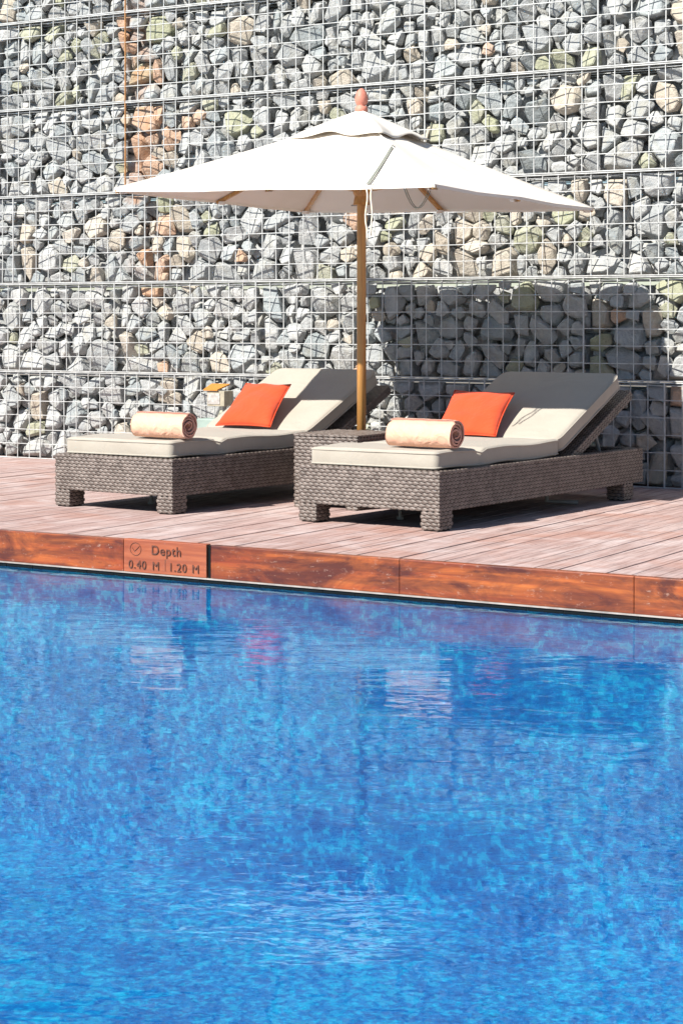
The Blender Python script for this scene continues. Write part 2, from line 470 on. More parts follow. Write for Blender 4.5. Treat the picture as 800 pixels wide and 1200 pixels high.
# deck: planks laid at right angles to the pool
bm = bmesh.new()
PW = 0.098
k0 = int(math.floor((DECK_X[0] + 20) / PW)); k1 = int((DECK_X[1] + 20) / PW)
dr = random.Random(11)
for k in range(k0, k1):
    xa = k * PW - 20
    near = -9 < xa < -2
    cuts = [6.555]
    if near:
        yj = 6.555 + dr.choice([0.0, 1.2, 2.1, 0.6, 2.7])
        if yj > 6.9: cuts.append(yj)
    cuts.append(10.9)
    for a, b_ in zip(cuts, cuts[1:]):
        dz = dr.uniform(-0.0015, 0.0015)
        box(bm, (xa + 0.0017 + dr.uniform(0, .0015), a + 0.002, -0.03 + dz), (xa + PW - 0.0017 - dr.uniform(0, .0015), b_ - 0.002, dz), 0, 0.0022 if near else 0)
box(bm, (DECK_X[0], 6.57, -0.20), (DECK_X[1], 10.9, -0.06), 1)
tag(obj('timber_deck', bm, [M['deck'], M['gap']]), kind='structure')

# edge boards along the pool
def board(x_a, x_b, label, key='fascia'):
    bm = bmesh.new()
    box(bm, (x_a, 6.518, -0.134), (x_b, 6.553, 0.004), 0, 0.004)
    o = obj('edge_board', bm, M[key])
    return tag(o, kind='structure')
for a, b_ in ((-16, -7.2), (-7.1985, -4.95), (-4.497, -3.6007), (-3.5993, -2.6207), (-2.6193, 0.4), (0.4015, 5)):
    board(a, b_, '')
bm = bmesh.new()
box(bm, (-16, 6.512, -0.1400), (5, 6.553, -0.1345), 0)
tag(obj('edge_trim', bm, M['grout']), kind='structure')

# engraved depth marker
sg = thing('depth_sign', (-4.725, 6.53, 0), 'faded orange timber panel engraved with pool depth, set into the deck edge', 'sign')
bm = bmesh.new()
box(bm, (-0.222, -0.014, -0.134), (0.208, 0.02, 0.006), 0, 0.004)
obj('panel', bm, M['sign'], sg)
bm = bmesh.new()
box(bm, (0.215, -0.010, -0.136), (0.226, 0.02, 0.002), 0, 0.002)  # near-black strip painted in for the dark gap beside the panel
obj('dark_gap_strip', bm, M['dark'], sg)
def text(body, size, x, z, parent, name='lettering'):
    cu = bpy.data.curves.new(name, 'FONT')
    cu.body = body; cu.size = size; cu.extrude = 0.0032; cu.space_character = 1.12
    to = bpy.data.objects.new('tmp', cu); COL.objects.link(to)
    bpy.context.view_layer.update()
    me = bpy.data.meshes.new_from_object(to.evaluated_get(bpy.context.evaluated_depsgraph_get()))
    bpy.data.objects.remove(to)
    me.transform(Matrix.Rotation(R(90), 4, 'X'))
    me.name = name
    return link(name, me, M['engrave'], parent, (x, -0.0150, z))
text('Depth', 0.056, -0.075, -0.052, sg)
text('0.40', 0.050, -0.195, -0.117, sg)
text('M', 0.050, -0.070, -0.117, sg)
text('1.20', 0.050, 0.015, -0.117, sg)
text('M', 0.050, 0.135, -0.117, sg)
bm = bmesh.new()
tube(bm, [(-0.158 + 0.029 * math.cos(t * math.pi / 10), -0.0148, -0.035 + 0.027 * math.sin(t * math.pi / 10)) for t in range(21)], 0.0014, 5)
tube(bm, [(-0.176, -0.0148, -0.030), (-0.163, -0.0148, -0.045), (-0.138, -0.0148, -0.022)], 0.0016, 5)
obj('tick_emblem', bm, M['engrave'], sg)
bm = bmesh.new()
box(bm, (-0.0035, -0.0155, -0.120), (-0.0015, -0.0141, -0.070))
obj('divider_line', bm, M['engrave'], sg)

# ------------------------------------------------------------------ gabion wall
ROW_H = 0.597
BW = 1.12
CELL = 0.1018

def clip(poly, nx_, ny_, d):
    """keep points with nx*x+ny*y <= d"""
    out = []
    for i in range(len(poly)):
        a, b_ = poly[i], poly[(i + 1) % len(poly)]
        da, db = nx_ * a[0] + ny_ * a[1] - d, nx_ * b_[0] + ny_ * b_[1] - d
        if da <= 0: out.append(a)
        if (da < 0) != (db < 0):
            t = da / (da - db)
            out.append((a[0] + (b_[0] - a[0]) * t, a[1] + (b_[1] - a[1]) * t))
    return out

def hull2(pts):
    pts = sorted(set(pts))
    def half(seq):
        h_ = []
        for p_ in seq:
            while len(h_) >= 2 and (h_[-1][0] - h_[-2][0]) * (p_[1] - h_[-2][1]) - (h_[-1][1] - h_[-2][1]) * (p_[0] - h_[-2][0]) <= 0: h_.pop()
            h_.append(p_)
        return h_
    a, b_ = half(pts), half(pts[::-1])
    return a[:-1] + b_[:-1]

def pack(w, h, rg, scale=1.0, jag=0.012):
    """irregular power cells filling a w x h rectangle -> list of polygons"""
    seeds = []
    tries = 0
    asp = 1.18
    while tries < 1500:
        tries += 1
        big = 1 - tries / 1500
        r = scale * (0.028 + 0.054 * (rg.random() ** 1.5) * (0.30 + big))
        x, z = rg.uniform(0.02, w - 0.02), rg.uniform(0.02, h - 0.02)
        if all(((x - s[0]) / asp) ** 2 + (z - s[1]) ** 2 > ((r + s[2]) * 0.93) ** 2 for s in seeds):
            seeds.append((x, z, r))
    polys = []
    for i, (x, z, r) in enumerate(seeds):
        top = h - rg.uniform(0, 0.022)
        poly = [(0.0, 0.0), (w, 0.0), (w, top), (0.0, top)]
        for j, (x2, z2, r2) in enumerate(seeds):
            if i == j: continue
            dx, dz = x2 - x, z2 - z
            d2 = dx * dx + dz * dz
            if d2 > 0.12: continue
            # power bisector
            k = (x2 * x2 + z2 * z2 - r2 * r2 - x * x - z * z + r * r) / 2
            poly = clip(poly, dx, dz, k)
            if len(poly) < 3: break
        if len(poly) < 3: continue
        # a rock is never much larger than its radius
        for a in range(8):
            an = a * math.pi / 4 + rg.uniform(-0.3, 0.3)
            lim = r * rg.uniform(1.35, 2.3)
            c_, s_ = math.cos(an), math.sin(an)
            poly = clip(poly, c_, s_, c_ * x + s_ * z + lim)
        if len(poly) >= 3: polys.append((x, z, r, poly))
    # some neighbours become one longer slab of rock
    used = set(); out = []
    order = list(range(len(polys))); rg.shuffle(order)
    for i in order:
        if i in used: continue
        used.add(i)
        x, z, r, poly = polys[i]
        if rg.random() < 0.34:
            best = None
            for j in order:
                if j in used: continue
                d = math.hypot(polys[j][0] - x, polys[j][1] - z)
                if d < 0.135 and (best is None or d < best[0]): best = (d, j)
            if best:
                j = best[1]; used.add(j)
                hull = hull2(list(poly) + list(polys[j][3]))
                hx_ = sum(q[0] for q in hull) / len(hull); hz_ = sum(q[1] for q in hull) / len(hull)
                sh_ = rg.uniform(0.90, 0.97)
                hull = [(hx_ + (q[0] - hx_) * sh_, hz_ + (q[1] - hz_) * sh_) for q in hull]
                out.append((hx_, hz_, max(r, polys[j][2]) * 1.12, hull))
                continue
        out.append((x, z, r, poly))
    return out

def rock_bm(bm, x, z, r, poly, depth0, rg, y_off=0.0, bev=True):
    """add one angular rock built on its cell; returns its verts' centre"""
    cx = sum(q[0] for q in poly) / len(poly); cz = sum(q[1] for q in poly) / len(poly)
    pts = []
    thick = r * rg.uniform(1.1, 1.6)
    gap = 1 - 0.0035 / max(r, 0.02)
    tx, tz = rg.uniform(-0.8, 0.8), rg.uniform(-0.75, 0.7)
    for q in poly:
        s = gap * rg.uniform(0.95, 1.03)
        px, pz = cx + (q[0] - cx) * s, cz + (q[1] - cz) * s
        pts.append((px, depth0 + thick * rg.uniform(0.35, 0.75), pz))
        s2 = s * rg.uniform(0.58, 0.92)
        px, pz = cx + (q[0] - cx) * s2, cz + (q[1] - cz) * s2
        tilt = (px - cx) * tx + (pz - cz) * tz
        pts.append((px, depth0 + thick * rg.uniform(0.02, 0.16) + tilt + 0.3 * r * abs(tx), pz))
        s3 = s * 0.6
        pts.append((cx + (q[0] - cx) * s3, depth0 + thick * rg.uniform(1.0, 1.3), cz + (q[1] - cz) * s3))
    pts.append((cx + rg.uniform(-.3, .3) * r, depth0 + thick * 0.0 + 0.25 * r * abs(tx), cz + rg.uniform(-.3, .3) * r))
    vs = [bm.verts.new((a, max(b_, 0.008) + y_off, c_)) for a, b_, c_ in pts]
    res = bmesh.ops.convex_hull(bm, input=vs, use_existing_faces=False)
    dead = list({v for v in res['geom_interior'] if isinstance(v, bmesh.types.BMVert)} | {v for v in res['geom_unused'] if isinstance(v, bmesh.types.BMVert)})
    if dead: bmesh.ops.delete(bm, geom=dead, context='VERTS')
    return cx, cz

def make_rock(poly_rec, rg):
    x, z, r, poly = poly_rec
    bm = bmesh.new()
    rock_bm(bm, x, z, r, poly, rg.uniform(0.004, 0.05), rg)
    try:
        bmesh.ops.dissolve_limit(bm, angle_limit=R(17), verts=bm.verts, edges=bm.edges)
        bmesh.ops.bevel(bm, geom=list(bm.edges), offset=min(0.005, r * 0.12), segments=1, affect='EDGES', clamp_overlap=True)
    except Exception:
        pass
    for v in bm.verts:
        nn = noise.noise_vector(v.co * 26 + Vector((x * 9, 0, z * 7)))
        v.co += nn * 0.0035
    return bm, (sum(q[0] for q in poly) / len(poly), sum(q[1] for q in poly) / len(poly))

def wire_bm(bm, w, h, rg, lid=True):
    r = 0.0034
    nxw = int(round(w / CELL)); nzw = 6
    for i in range(1, nxw):
        x = i * w / nxw + rg.uniform(-.003, .003)
        pts = [(x + rg.uniform(-.002, .002), rg.uniform(-.002, .002), z) for z in (0.0, 0.2, 0.4, h)]
        tube(bm, pts, r, 4, caps=False)
    for j in range(0, nzw + 1):
        z = 0.004 + j * (h - 0.010) / nzw
        y = -0.0058
        pts = [(x, y + rg.uniform(-.002, .002), z + rg.uniform(-.002, .002) * (0 < j < nzw)) for x in (0.0, w * .33, w * .66, w)]
        tube(bm, pts, r * (1.25 if j in (0, nzw) else 1.0), 4, caps=False)

def lid_bm(bm, w, h):
    nxw = int(round(w / CELL))
    z = h - 0.016
    for i in range(0, nxw + 1):
        tube(bm, [(i * w / nxw, 0.0, z), (i * w / nxw, 0.45, z)], 0.0028, 4, caps=False)
    for k in range(5):
        tube(bm, [(0, 0.008 + k * 0.1, z - 0.006), (w, 0.008 + k * 0.1, z - 0.006)], 0.0028, 4, caps=False)

# joint positions read along each row of the wall
OFFS = [-8.34, -7.71, -7.46, -7.62, -7.62, -7.62]
ORD = ['first', 'second', 'third', 'fourth', 'fifth', 'sixth', 'seventh']
ROWN = ['bottom row', 'second row', 'third row', 'fourth row', 'fifth row', 'top row']
VX0, VX1 = -8.64, -3.72          # what the view takes in at the wall
back_rg = random.Random(5)
back_meshes = []
for v_ in range(4):               # hidden second layer of rocks, four variants
    bm = bmesh.new()
    for rec in pack(BW, ROW_H - 0.035, back_rg, 1.15):
        rock_bm(bm, *rec, back_rg.uniform(0.0, 0.03), back_rg, 0.085)
    box(bm, (0.0, 0.19, 0.0), (BW, 0.6, ROW_H - 0.05))
    me = bpy.data.meshes.new('stone_fill'); bm.normal_update(); bm.to_mesh(me); bm.free()
    back_meshes.append(me)
bm = bmesh.new(); lid_bm(bm, BW, ROW_H)
lid_me = bpy.data.meshes.new('lid_panel'); bm.to_mesh(lid_me); bm.free()
n_st = 0
for row in range(6):
    z0 = row * ROW_H
    start = OFFS[row]
    while start > VX0 - 1.2: start -= BW
    idx = 0
    x = start
    while x < VX1 + 1.2:
        rg = random.Random(row * 100 + idx * 7 + 3)
        vis = x + BW > VX0 + 0.02 and x < VX1 - 0.02
        rust = row >= 3 and abs(x - OFFS[row]) < 0.01
        if vis:
            vi = int(round((x - start) / BW)) - (0 if start + BW > VX0 + 0.02 else (1 if start + 2 * BW > VX0 + 0.02 else 2))
            lab = ('rust-streaked ' if rust else '') + 'wire basket of stones, %s from left in %s of the wall' % (ORD[max(0, vi)], ROWN[row])
        else:
            lab = 'wire basket of stones just beyond the %s edge of the view, %s' % ('left' if x < -6 else 'right', ROWN[row])
        gb = thing('gabion_basket', (x, WALL_Y, z0), lab, 'gabion', 'stone filled gabion baskets of the wall')
        polys = pack(BW - 0.006, ROW_H - 0.012, rg)
        polys.sort(key=lambda q: -q[2])
        rest = bmesh.new()
        for q, rec in enumerate(polys):
            wx = x + rec[0]; wz = z0 + rec[1]
            band = math.exp(-((wx + 7.42 + 0.10 * math.sin(wz * 3)) / 0.15) ** 2) * (1 if wz > 1.1 else 0.3)
            right = 1.0 if (-5.7 < wx < -4.3 and 1.2 < wz < 1.8) else 0.0
            t = rg.random()
            if t < 0.012 + 0.34 * band: key = 'stone_orange'
            elif t < 0.085 + 0.62 * band + 0.26 * right: key = 'stone_tan'
            elif t < 0.135 + 0.70 * band + 0.33 * right: key = 'stone_green'
            elif t < 0.36 + 0.70 * band: key = 'stone_blue'
            else: key = 'stone_grey'
            big = vis and q < 100 and VX0 - 0.06 < wx < VX1 + 0.06
            if big:
                rb, (cx, cz) = make_rock(rec, rg)
                for v in rb.verts: v.co -= Vector((cx, 0.05, cz))
                o = obj('stone', rb, M[key], gb, (cx, 0.05, cz))
                n_st += 1
                if key == 'stone_orange': o['label'] = 'rust-orange stone'
                elif key == 'stone_green': o['label'] = 'olive-green stone'
            else:
                try: rock_bm(rest, *rec, rg.uniform(0.0, 0.035), rg)
                except Exception: pass
        if len(rest.verts):
            o = obj('outer_stones', rest, M['stone_grey'], gb); o['kind'] = 'stuff'
        else: rest.free()
        o = link('stone_fill', back_meshes[(idx + row) % 4], M['stone_grey'], gb); o['kind'] = 'stuff'
        bm = bmesh.new(); wire_bm(bm, BW, ROW_H, rg)
        obj('front_mesh', bm, M['wire'], gb)
        link('lid_mesh', lid_me, M['wire'], gb)
        bm = bmesh.new()
        tube(bm, [(0, -0.006, 0.0), (0.001, -0.006, 0.3), (0, -0.006, ROW_H - 0.002)], 0.0052 if not rust else 0.006, 6, caps=False)
        o = obj('corner_wire', bm, M['rust'] if rust else M['wire'], gb)
        if rust: o['label'] = 'rusty orange corner wire'
        x += BW; idx += 1
print('stones', n_st)

# ------------------------------------------------------------------ woven wicker
def weave(bm, o, u, v, W, Hh, n, pu=0.033, pv=0.0170, d=0.0054, mi=0):
    """staggered lens-shaped loops of flat strand covering a rectangle; o corner, u/v unit axes, n outward"""
    o, u, v, n = Vector(o), Vector(u), Vector(v), Vector(n)
    rows = max(1, int(round(Hh / pv))); pv = Hh / rows
    cols = max(1, int(round(W / pu))); pu = W / cols
    for j in range(rows):
        sh = 0.5 * (j % 2)
        for i in range(-1, cols + 1):
            a0 = (i + sh) * pu - 0.002; a1 = a0 + pu + 0.004
            if a1 < pu * 0.3 or a0 > W - pu * 0.3: continue
            bc = (j + 0.5) * pv
            g_ = []
            for jj in range(3):
                row = []
                for ii in range(5):
                    s = ii / 4; t = jj - 1
                    k = math.sin(math.pi * s)
                    half = pv * (0.12 + 0.42 * k)
                    hgt = d * (k ** 1.1) * (1.0 if t == 0 else 0.42)
                    aa = min(max(a0 + (a1 - a0) * s, 0.0), W)
                    bb = min(max(bc + t * half, 0.0), Hh)
                    row.append(bm.verts.new(o + u * aa + v * bb + n * (hgt - 0.0030)))
                g_.append(row)
            for jj in range(2):
                for ii in range(4):
                    f = bm.faces.new((g_[jj][ii], g_[jj][ii + 1], g_[jj + 1][ii + 1], g_[jj + 1][ii]))
                    f.material_index = mi; f.smooth = True

X, Y, Z = Vector((1, 0, 0)), Vector((0, 1, 0)), Vector((0, 0, 1))
def woven_box(bm, a, b_, faces='fblrt', core=1):
    """box with woven skin on f(ront) b(ack) l(eft) r(ight) t(op)"""
    e = 0.0032
    box(bm, (a[0] + e, a[1] + e, a[2]), (b_[0] - e, b_[1] - e, b_[2] - e), core)
    w, l, h = b_[0] - a[0], b_[1] - a[1], b_[2] - a[2]
    if 'f' in faces: weave(bm, a, X, Z, w, h, -Y)
    if 'b' in faces: weave(bm, (b_[0], b_[1], a[2]), -X, Z, w, h, Y)
    if 'l' in faces: weave(bm, (a[0], b_[1], a[2]), -Y, Z, l, h, -X)
    if 'r' in faces: weave(bm, (b_[0], a[1], a[2]), Y, Z, l, h, X)
    if 't' in faces:
        if w < l: weave(bm, (b_[0], a[1], b_[2]), Y, -X, l, w, Z)
        else: weave(bm, (a[0], a[1], b_[2]), X, Y, w, l, Z)

def pad(bm, sx, sy, sz, rc, r, crown=0.0, post=None, nx=22, ny=30, seed=0, wob=0.003):
    """soft cushion: rounded box centred at the origin"""
    def coords(h, n, rr):
        inner = [-(h - rr) + 2 * (h - rr) * i / n for i in range(n + 1)]
        edge = [h - rr * (1 - k / 4) for k in range(1, 5)]
        return [-e for e in reversed(edge)] + inner + edge
    hx, hy, hz = sx / 2, sy / 2, sz / 2
    cxs, cys = coords(hx, nx, rc), coords(hy, ny, rc)
    czs = [-hz, -hz + r * .5, -hz + r, hz - r, hz - r * .5, hz]
    def mp(x, y, z):
        ix = max(-(hx - rc), min(hx - rc, x)); iy = max(-(hy - rc), min(hy - rc, y))
        ox, oy = x - ix, y - iy
        L = math.hypot(ox, oy)
        if L > 1e-9:
            k = max(abs(ox), abs(oy)) / L
            ox *= k; oy *= k; L *= k
            sd = L - rc
            if sd > -r and abs(z) > hz - r:
                a = (sd + r) / r; c_ = (abs(z) - hz + r) / r
                q = max(a, c_) / max(1e-9, math.hypot(a, c_))
                a *= q; c_ *= q
                nl = rc - r + a * r
                ox *= nl / L; oy *= nl / L
                z = math.copysign(hz - r + c_ * r, z)
        x2, y2 = ix + ox, iy + oy
        if z > 0: z += crown * max(0, 1 - (x2 / hx) ** 2) * max(0, 1 - (y2 / hy) ** 2)
        nz = noise.noise_vector(Vector((x2 * 7 + seed, y2 * 7, z * 7)))
        v = Vector((x2, y2, z)) + nz * wob
        return post(v) if post else v
    cache = {}
    def V(x, y, z):
        key = (round(x, 5), round(y, 5), round(z, 5))
        if key not in cache: cache[key] = bm.verts.new(mp(x, y, z))
        return cache[key]
    def F(*q):
        q = [V(*a) for a in q]
        if len(set(q)) > 2:
            f = bm.faces.new(q); f.smooth = True
    for i in range(len(cxs) - 1):
        for j in range(len(cys) - 1):
            a, b_, c_, d_ = cxs[i], cxs[i + 1], cys[j], cys[j + 1]
            F((a, c_, hz), (b_, c_, hz), (b_, d_, hz), (a, d_, hz))
            F((a, d_, -hz), (b_, d_, -hz), (b_, c_, -hz), (a, c_, -hz))
    for k in range(len(czs) - 1):
        z_, w_ = czs[k], czs[k + 1]
        for i in range(len(cxs) - 1):
            a, b_ = cxs[i], cxs[i + 1]
            F((a, -hy, z_), (b_, -hy, z_), (b_, -hy, w_), (a, -hy, w_))
            F((b_, hy, z_), (a, hy, z_), (a, hy, w_), (b_, hy, w_))
        for j in range(len(cys) - 1):
            a, b_ = cys[j], cys[j + 1]
            F((-hx, b_, z_), (-hx, a, z_), (-hx, a, w_), (-hx, b_, w_))
            F((hx, a, z_), (hx, b_, z_), (hx, b_, w_), (hx, a, w_))

# ------------------------------------------------------------------ sun loungers
LW, LL, FH, RB = 0.780, 1.99, 0.268, 0.088
PIV, PZ, TOPY, TOPZ = 1.12, 0.352, 1.80, 0.672     # upper surface of the pads
def make_lounger(loc, rz, label):
    t = thing('sun_lounger', loc, label, 'sun lounger', 'wicker sun loungers on the deck', rz)
    T = 0.055
    bm = bmesh.new()
    woven_box(bm, (0, 0, RB), (LW, T, FH), 'flrt')
    woven_box(bm, (0, LL - T, RB), (LW, LL, FH), 'bflrt')
    woven_box(bm, (0, T, RB), (T, LL - T, FH), 'lt')
    woven_box(bm, (LW - T, T, RB), (LW, LL - T, FH), 'rt')
    obj('frame', bm, [M['wicker'], M['wicker_core']], t)
    for fx, fy in ((0, 0), (1, 0), (0, 1), (1, 1)):
        bm = bmesh.new()
        a = (fx * (LW - 0.10), 0.0 if not fy else LL - 0.22, 0.006)
        woven_box(bm, a, (a[0] + 0.10, a[1] + 0.11, RB), 'fblr')
        box(bm, (a[0] + .01, a[1] + .01, 0.0), (a[0] + .09, a[1] + .10, 0.006), 1)
        obj('leg', bm, [M['wicker'], M['wicker_core']], t)
    bm = bmesh.new()
    box(bm, (T, T, FH - 0.03), (LW - T, PIV + 0.02, FH - 0.008))
    for k in range(7):
        y = PIV + 0.09 + k * 0.085
        box(bm, (T, y, FH - 0.045), (LW - T, y + 0.03, FH - 0.025))
    obj('seat_panel', bm, M['wicker_core'], t)
    bm = bmesh.new()
    tube(bm, [(LW * .42, 0.36, 0.0), (LW * .42, 0.36, FH - 0.03)], 0.008, 10)
    tube(bm, [(LW * .42, 0.36, 0.0), (LW * .42, 0.36, 0.012)], 0.016, 10)
    obj('support_foot', bm, M['rubber'], t)
    bm = bmesh.new()
    tube(bm, [(LW * .72, 1.35, FH - 0.04), (LW * .72, 1.35, 0.022), (LW * .90, 1.42, 0.018)], 0.011, 10)
    obj('support_foot', bm, M['rubber'], t)
    # folding mattress: two flat pads with a pinched fold between them
    y_a, y_b, th = 0.035, PIV + 0.035, PZ - FH
    bm = bmesh.new()
    cy_ = (y_a + y_b) / 2
    fold = 0.40 - cy_
    def pinch(v):
        k = math.exp(-((v.y - fold) / 0.022) ** 2)
        v.z -= 0.030 * k * (v.z > 0)
        v.x *= 1 - 0.014 * k
        k2 = math.exp(-((v.y - fold) / 0.12) ** 2)
        v.z += 0.004 * k2 * (v.z > 0) * math.sin(v.x * 21)
        # soft sagging sides
        if abs(v.x) > 0.3: v.z += 0.004 * math.sin(v.y * 13 + v.x * 3)
        return v
    pad(bm, LW - 0.07, y_b - y_a, th, 0.030, 0.015, 0.004, pinch, 20, 46, 3)
    obj('mattress', bm, M['canvas_pad'], t, (LW / 2, cy_, FH + th / 2 + 0.001))
    mt = bpy.data.objects[-1] if False else [c_ for c_ in t.children if c_.name.startswith('mattress')][0]
    def rim(sx, sy, rc, z_, f=None):
        pts = []
        for k in range(4):
            ccx, ccy = (1, 1, -1, -1)[k] * (sx / 2 - rc), (1, -1, -1, 1)[k] * (sy / 2 - rc)
            for q in range(6):
                an = R(90 - 90 * k - 18 * q)
                pts.append(Vector((ccx + rc * math.cos(an), ccy + rc * math.sin(an), z_)))
            nxt = (1, -1, -1, 1)[k] * (sx / 2), 0
            if k in (0, 2):
                s_ = 1 if k == 0 else -1
                for q in range(1, 24):
                    pts.append(Vector((s_ * sx / 2, s_ * ((sy / 2 - rc) - (sy - 2 * rc) * q / 24), z_)))
        pts.append(pts[0].copy())
        return [f(p_) if f else p_ for p_ in pts]
    bm = bmesh.new()
    for zz in (th / 2 - 0.010, -th / 2 + 0.010):
        tube(bm, rim(LW - 0.07, y_b - y_a, 0.030, zz, pinch), 0.0042, 6, caps=False)
    obj('piping', bm, M['canvas_pad'], mt, smooth=True)
    # back cushion and the woven backrest behind it
    d = Vector((0, TOPY - PIV, TOPZ - PZ)); L = d.length; ang = math.atan2(d.z, d.y)
    n = Vector((0, -math.sin(ang), math.cos(ang)))
    bm = bmesh.new()
    pad(bm, LW - 0.07, L, 0.080, 0.060, 0.016, 0.004, None, 20, 24, 9, 0.004)
    c_ = Vector((LW / 2, PIV, PZ)) + d / 2 - n * 0.0425
    o = obj('back_cushion', bm, M['canvas_pad'], t, c_)
    o.rotation_euler = (ang, 0, 0)
    bm = bmesh.new()
    for zz in (0.030, -0.030):
        tube(bm, rim(LW - 0.07, L, 0.060, zz), 0.0042, 6, caps=False)
    obj('piping', bm, M['canvas_pad'], o, smooth=True)
    bm = bmesh.new()
    woven_box(bm, (-LW / 2 + 0.03, -L / 2, -0.024), (LW / 2 - 0.03, L / 2 + 0.005, 0.024), 'fblrt')
    o = obj('backrest_panel', bm, [M['wicker'], M['wicker_core']], t, Vector((LW / 2, PIV + 0.06, PZ)) + d / 2 - n * 0.135)
    o.rotation_euler = (ang, 0, 0)
    bm = bmesh.new()
    for sx_ in (0.12, LW - 0.12):
        p0 = Vector((sx_, PIV + 0.06, PZ)) + d * 0.6 - n * 0.15
        tube(bm, [p0, (sx_, PIV + 0.62, FH - 0.04)], 0.01, 8)
    tube(bm, [(0.12, PIV + 0.62, FH - 0.04), (LW - 0.12, PIV + 0.62, FH - 0.04)], 0.01, 8)
    obj('support_bar', bm, M['rubber'], t)
    return t

def copy_tree(o, parent=None):
    c_ = o.copy(); COL.objects.link(c_)
    if parent: c_.parent = parent
    for ch in list(o.children): copy_tree(ch, c_)
    return c_

RZ = R(-5.0)
L2P = (-4.698, 7.535, 0)
L1P = (-6.150, 7.530, 0)
l2 = make_lounger(L2P, RZ, 'brown wicker sun lounger beside the small side table, before the shaded stones')
l1 = copy_tree(l2); l1.location = L1P
l1['label'] = 'brown wicker sun lounger on the left, nearest the small cream floodlight'

def on_lounger(P, x, y, z):
    c_, s_ = math.cos(RZ), math.sin(RZ)
    return Vector((P[0] + x * c_ - y * s_, P[1] + x * s_ + y * c_, z))

# ------------------------------------------------------------------ throw pillows
def pillow(corners, label, seed, bulge=0.042):
    """corners: bottom-left, bottom-right, top-right, top-left on the cushion's slope"""
    c0 = sum((Vector(c_) for c_ in corners), Vector()) / 4
    bl, br, tr_, tl = [Vector(c_) - c0 for c_ in corners]
    n = (br - bl).cross(tl - bl).normalized()
    if n.z < 0: n = -n
    N = 22
    bm = bmesh.new()
    top, bot = {}, {}
    for i in range(N + 1):
        for j in range(N + 1):
            s, t = i / N, j / N
            a, b_ = 2 * s - 1, 2 * t - 1
            # edges pulled in a little, corners left as ears
            pa = a * (1 - 0.07 * (1 - b_ * b_) * abs(a)); pb = b_ * (1 - 0.07 * (1 - a * a) * abs(b_))
            s2, t2 = (pa + 1) / 2, (pb + 1) / 2
            q = bl * (1 - s2) * (1 - t2) + br * s2 * (1 - t2) + tr_ * s2 * t2 + tl * (1 - s2) * t2
            e = max(0.0, (1 - a * a) * (1 - b_ * b_)) ** 0.42
            wv = noise.noise(Vector((s * 4 + seed, t * 4, 0.3))) * 0.012 * min(1, e * 2)
            top[i, j] = bm.verts.new(q + n * (bulge * e + wv + 0.004))
            bot[i, j] = bm.verts.new(q - n * (bulge * 0.62 * e + 0.004)) if 0 < i < N and 0 < j < N else top[i, j]
    for i in range(N):
        for j in range(N):
            for g_, fl in ((top, 0), (bot, 1)):
                q = [g_[i, j], g_[i + 1, j], g_[i + 1, j + 1], g_[i, j + 1]]
                try: f = bm.faces.new(q[::-1] if fl else q); f.smooth = True
                except ValueError: pass
    bmesh.ops.recalc_face_normals(bm, faces=bm.faces)
    loop = [top[i, 0].co for i in range(N + 1)] + [top[N, j].co for j in range(1, N + 1)] + [top[i, N].co for i in range(N - 1, -1, -1)] + [top[0, j].co for j in range(N - 1, -1, -1)]
    o = thing('pillow', c0, label, 'pillow', 'orange pillows on the loungers')
    obj('cover', bm, M['pillow'], o)
    bm = bmesh.new()
    tube(bm, loop, 0.0035, 6, caps=False)
    obj('piping', bm, M['pillow'], o, smooth=True)
    return o

sl = Vector((0, TOPY - PIV, TOPZ - PZ)); sn = Vector((0, -sl.z, sl.y)).normalized()
def slope(P, x, k, off=0.03):
    q = Vector((x, PIV, PZ)) + sl * k + sn * off
    return on_lounger(P, q.x, q.y, q.z)
pillow([Vector(q) for q in [(-4.549, 8.59, 0.349), (-4.171, 8.55, 0.359), (-4.215, 8.86, 0.565), (-4.581, 8.9, 0.57)]],
       'orange square pillow half shaded by the umbrella, on the lounger beside the side table', 1)
pillow([Vector(q) for q in [(-5.891, 8.59, 0.363), (-5.51, 8.55, 0.367), (-5.575, 8.86, 0.585), (-5.895, 8.9, 0.584)]],
       'orange square pillow in full sun on the left lounger', 5)

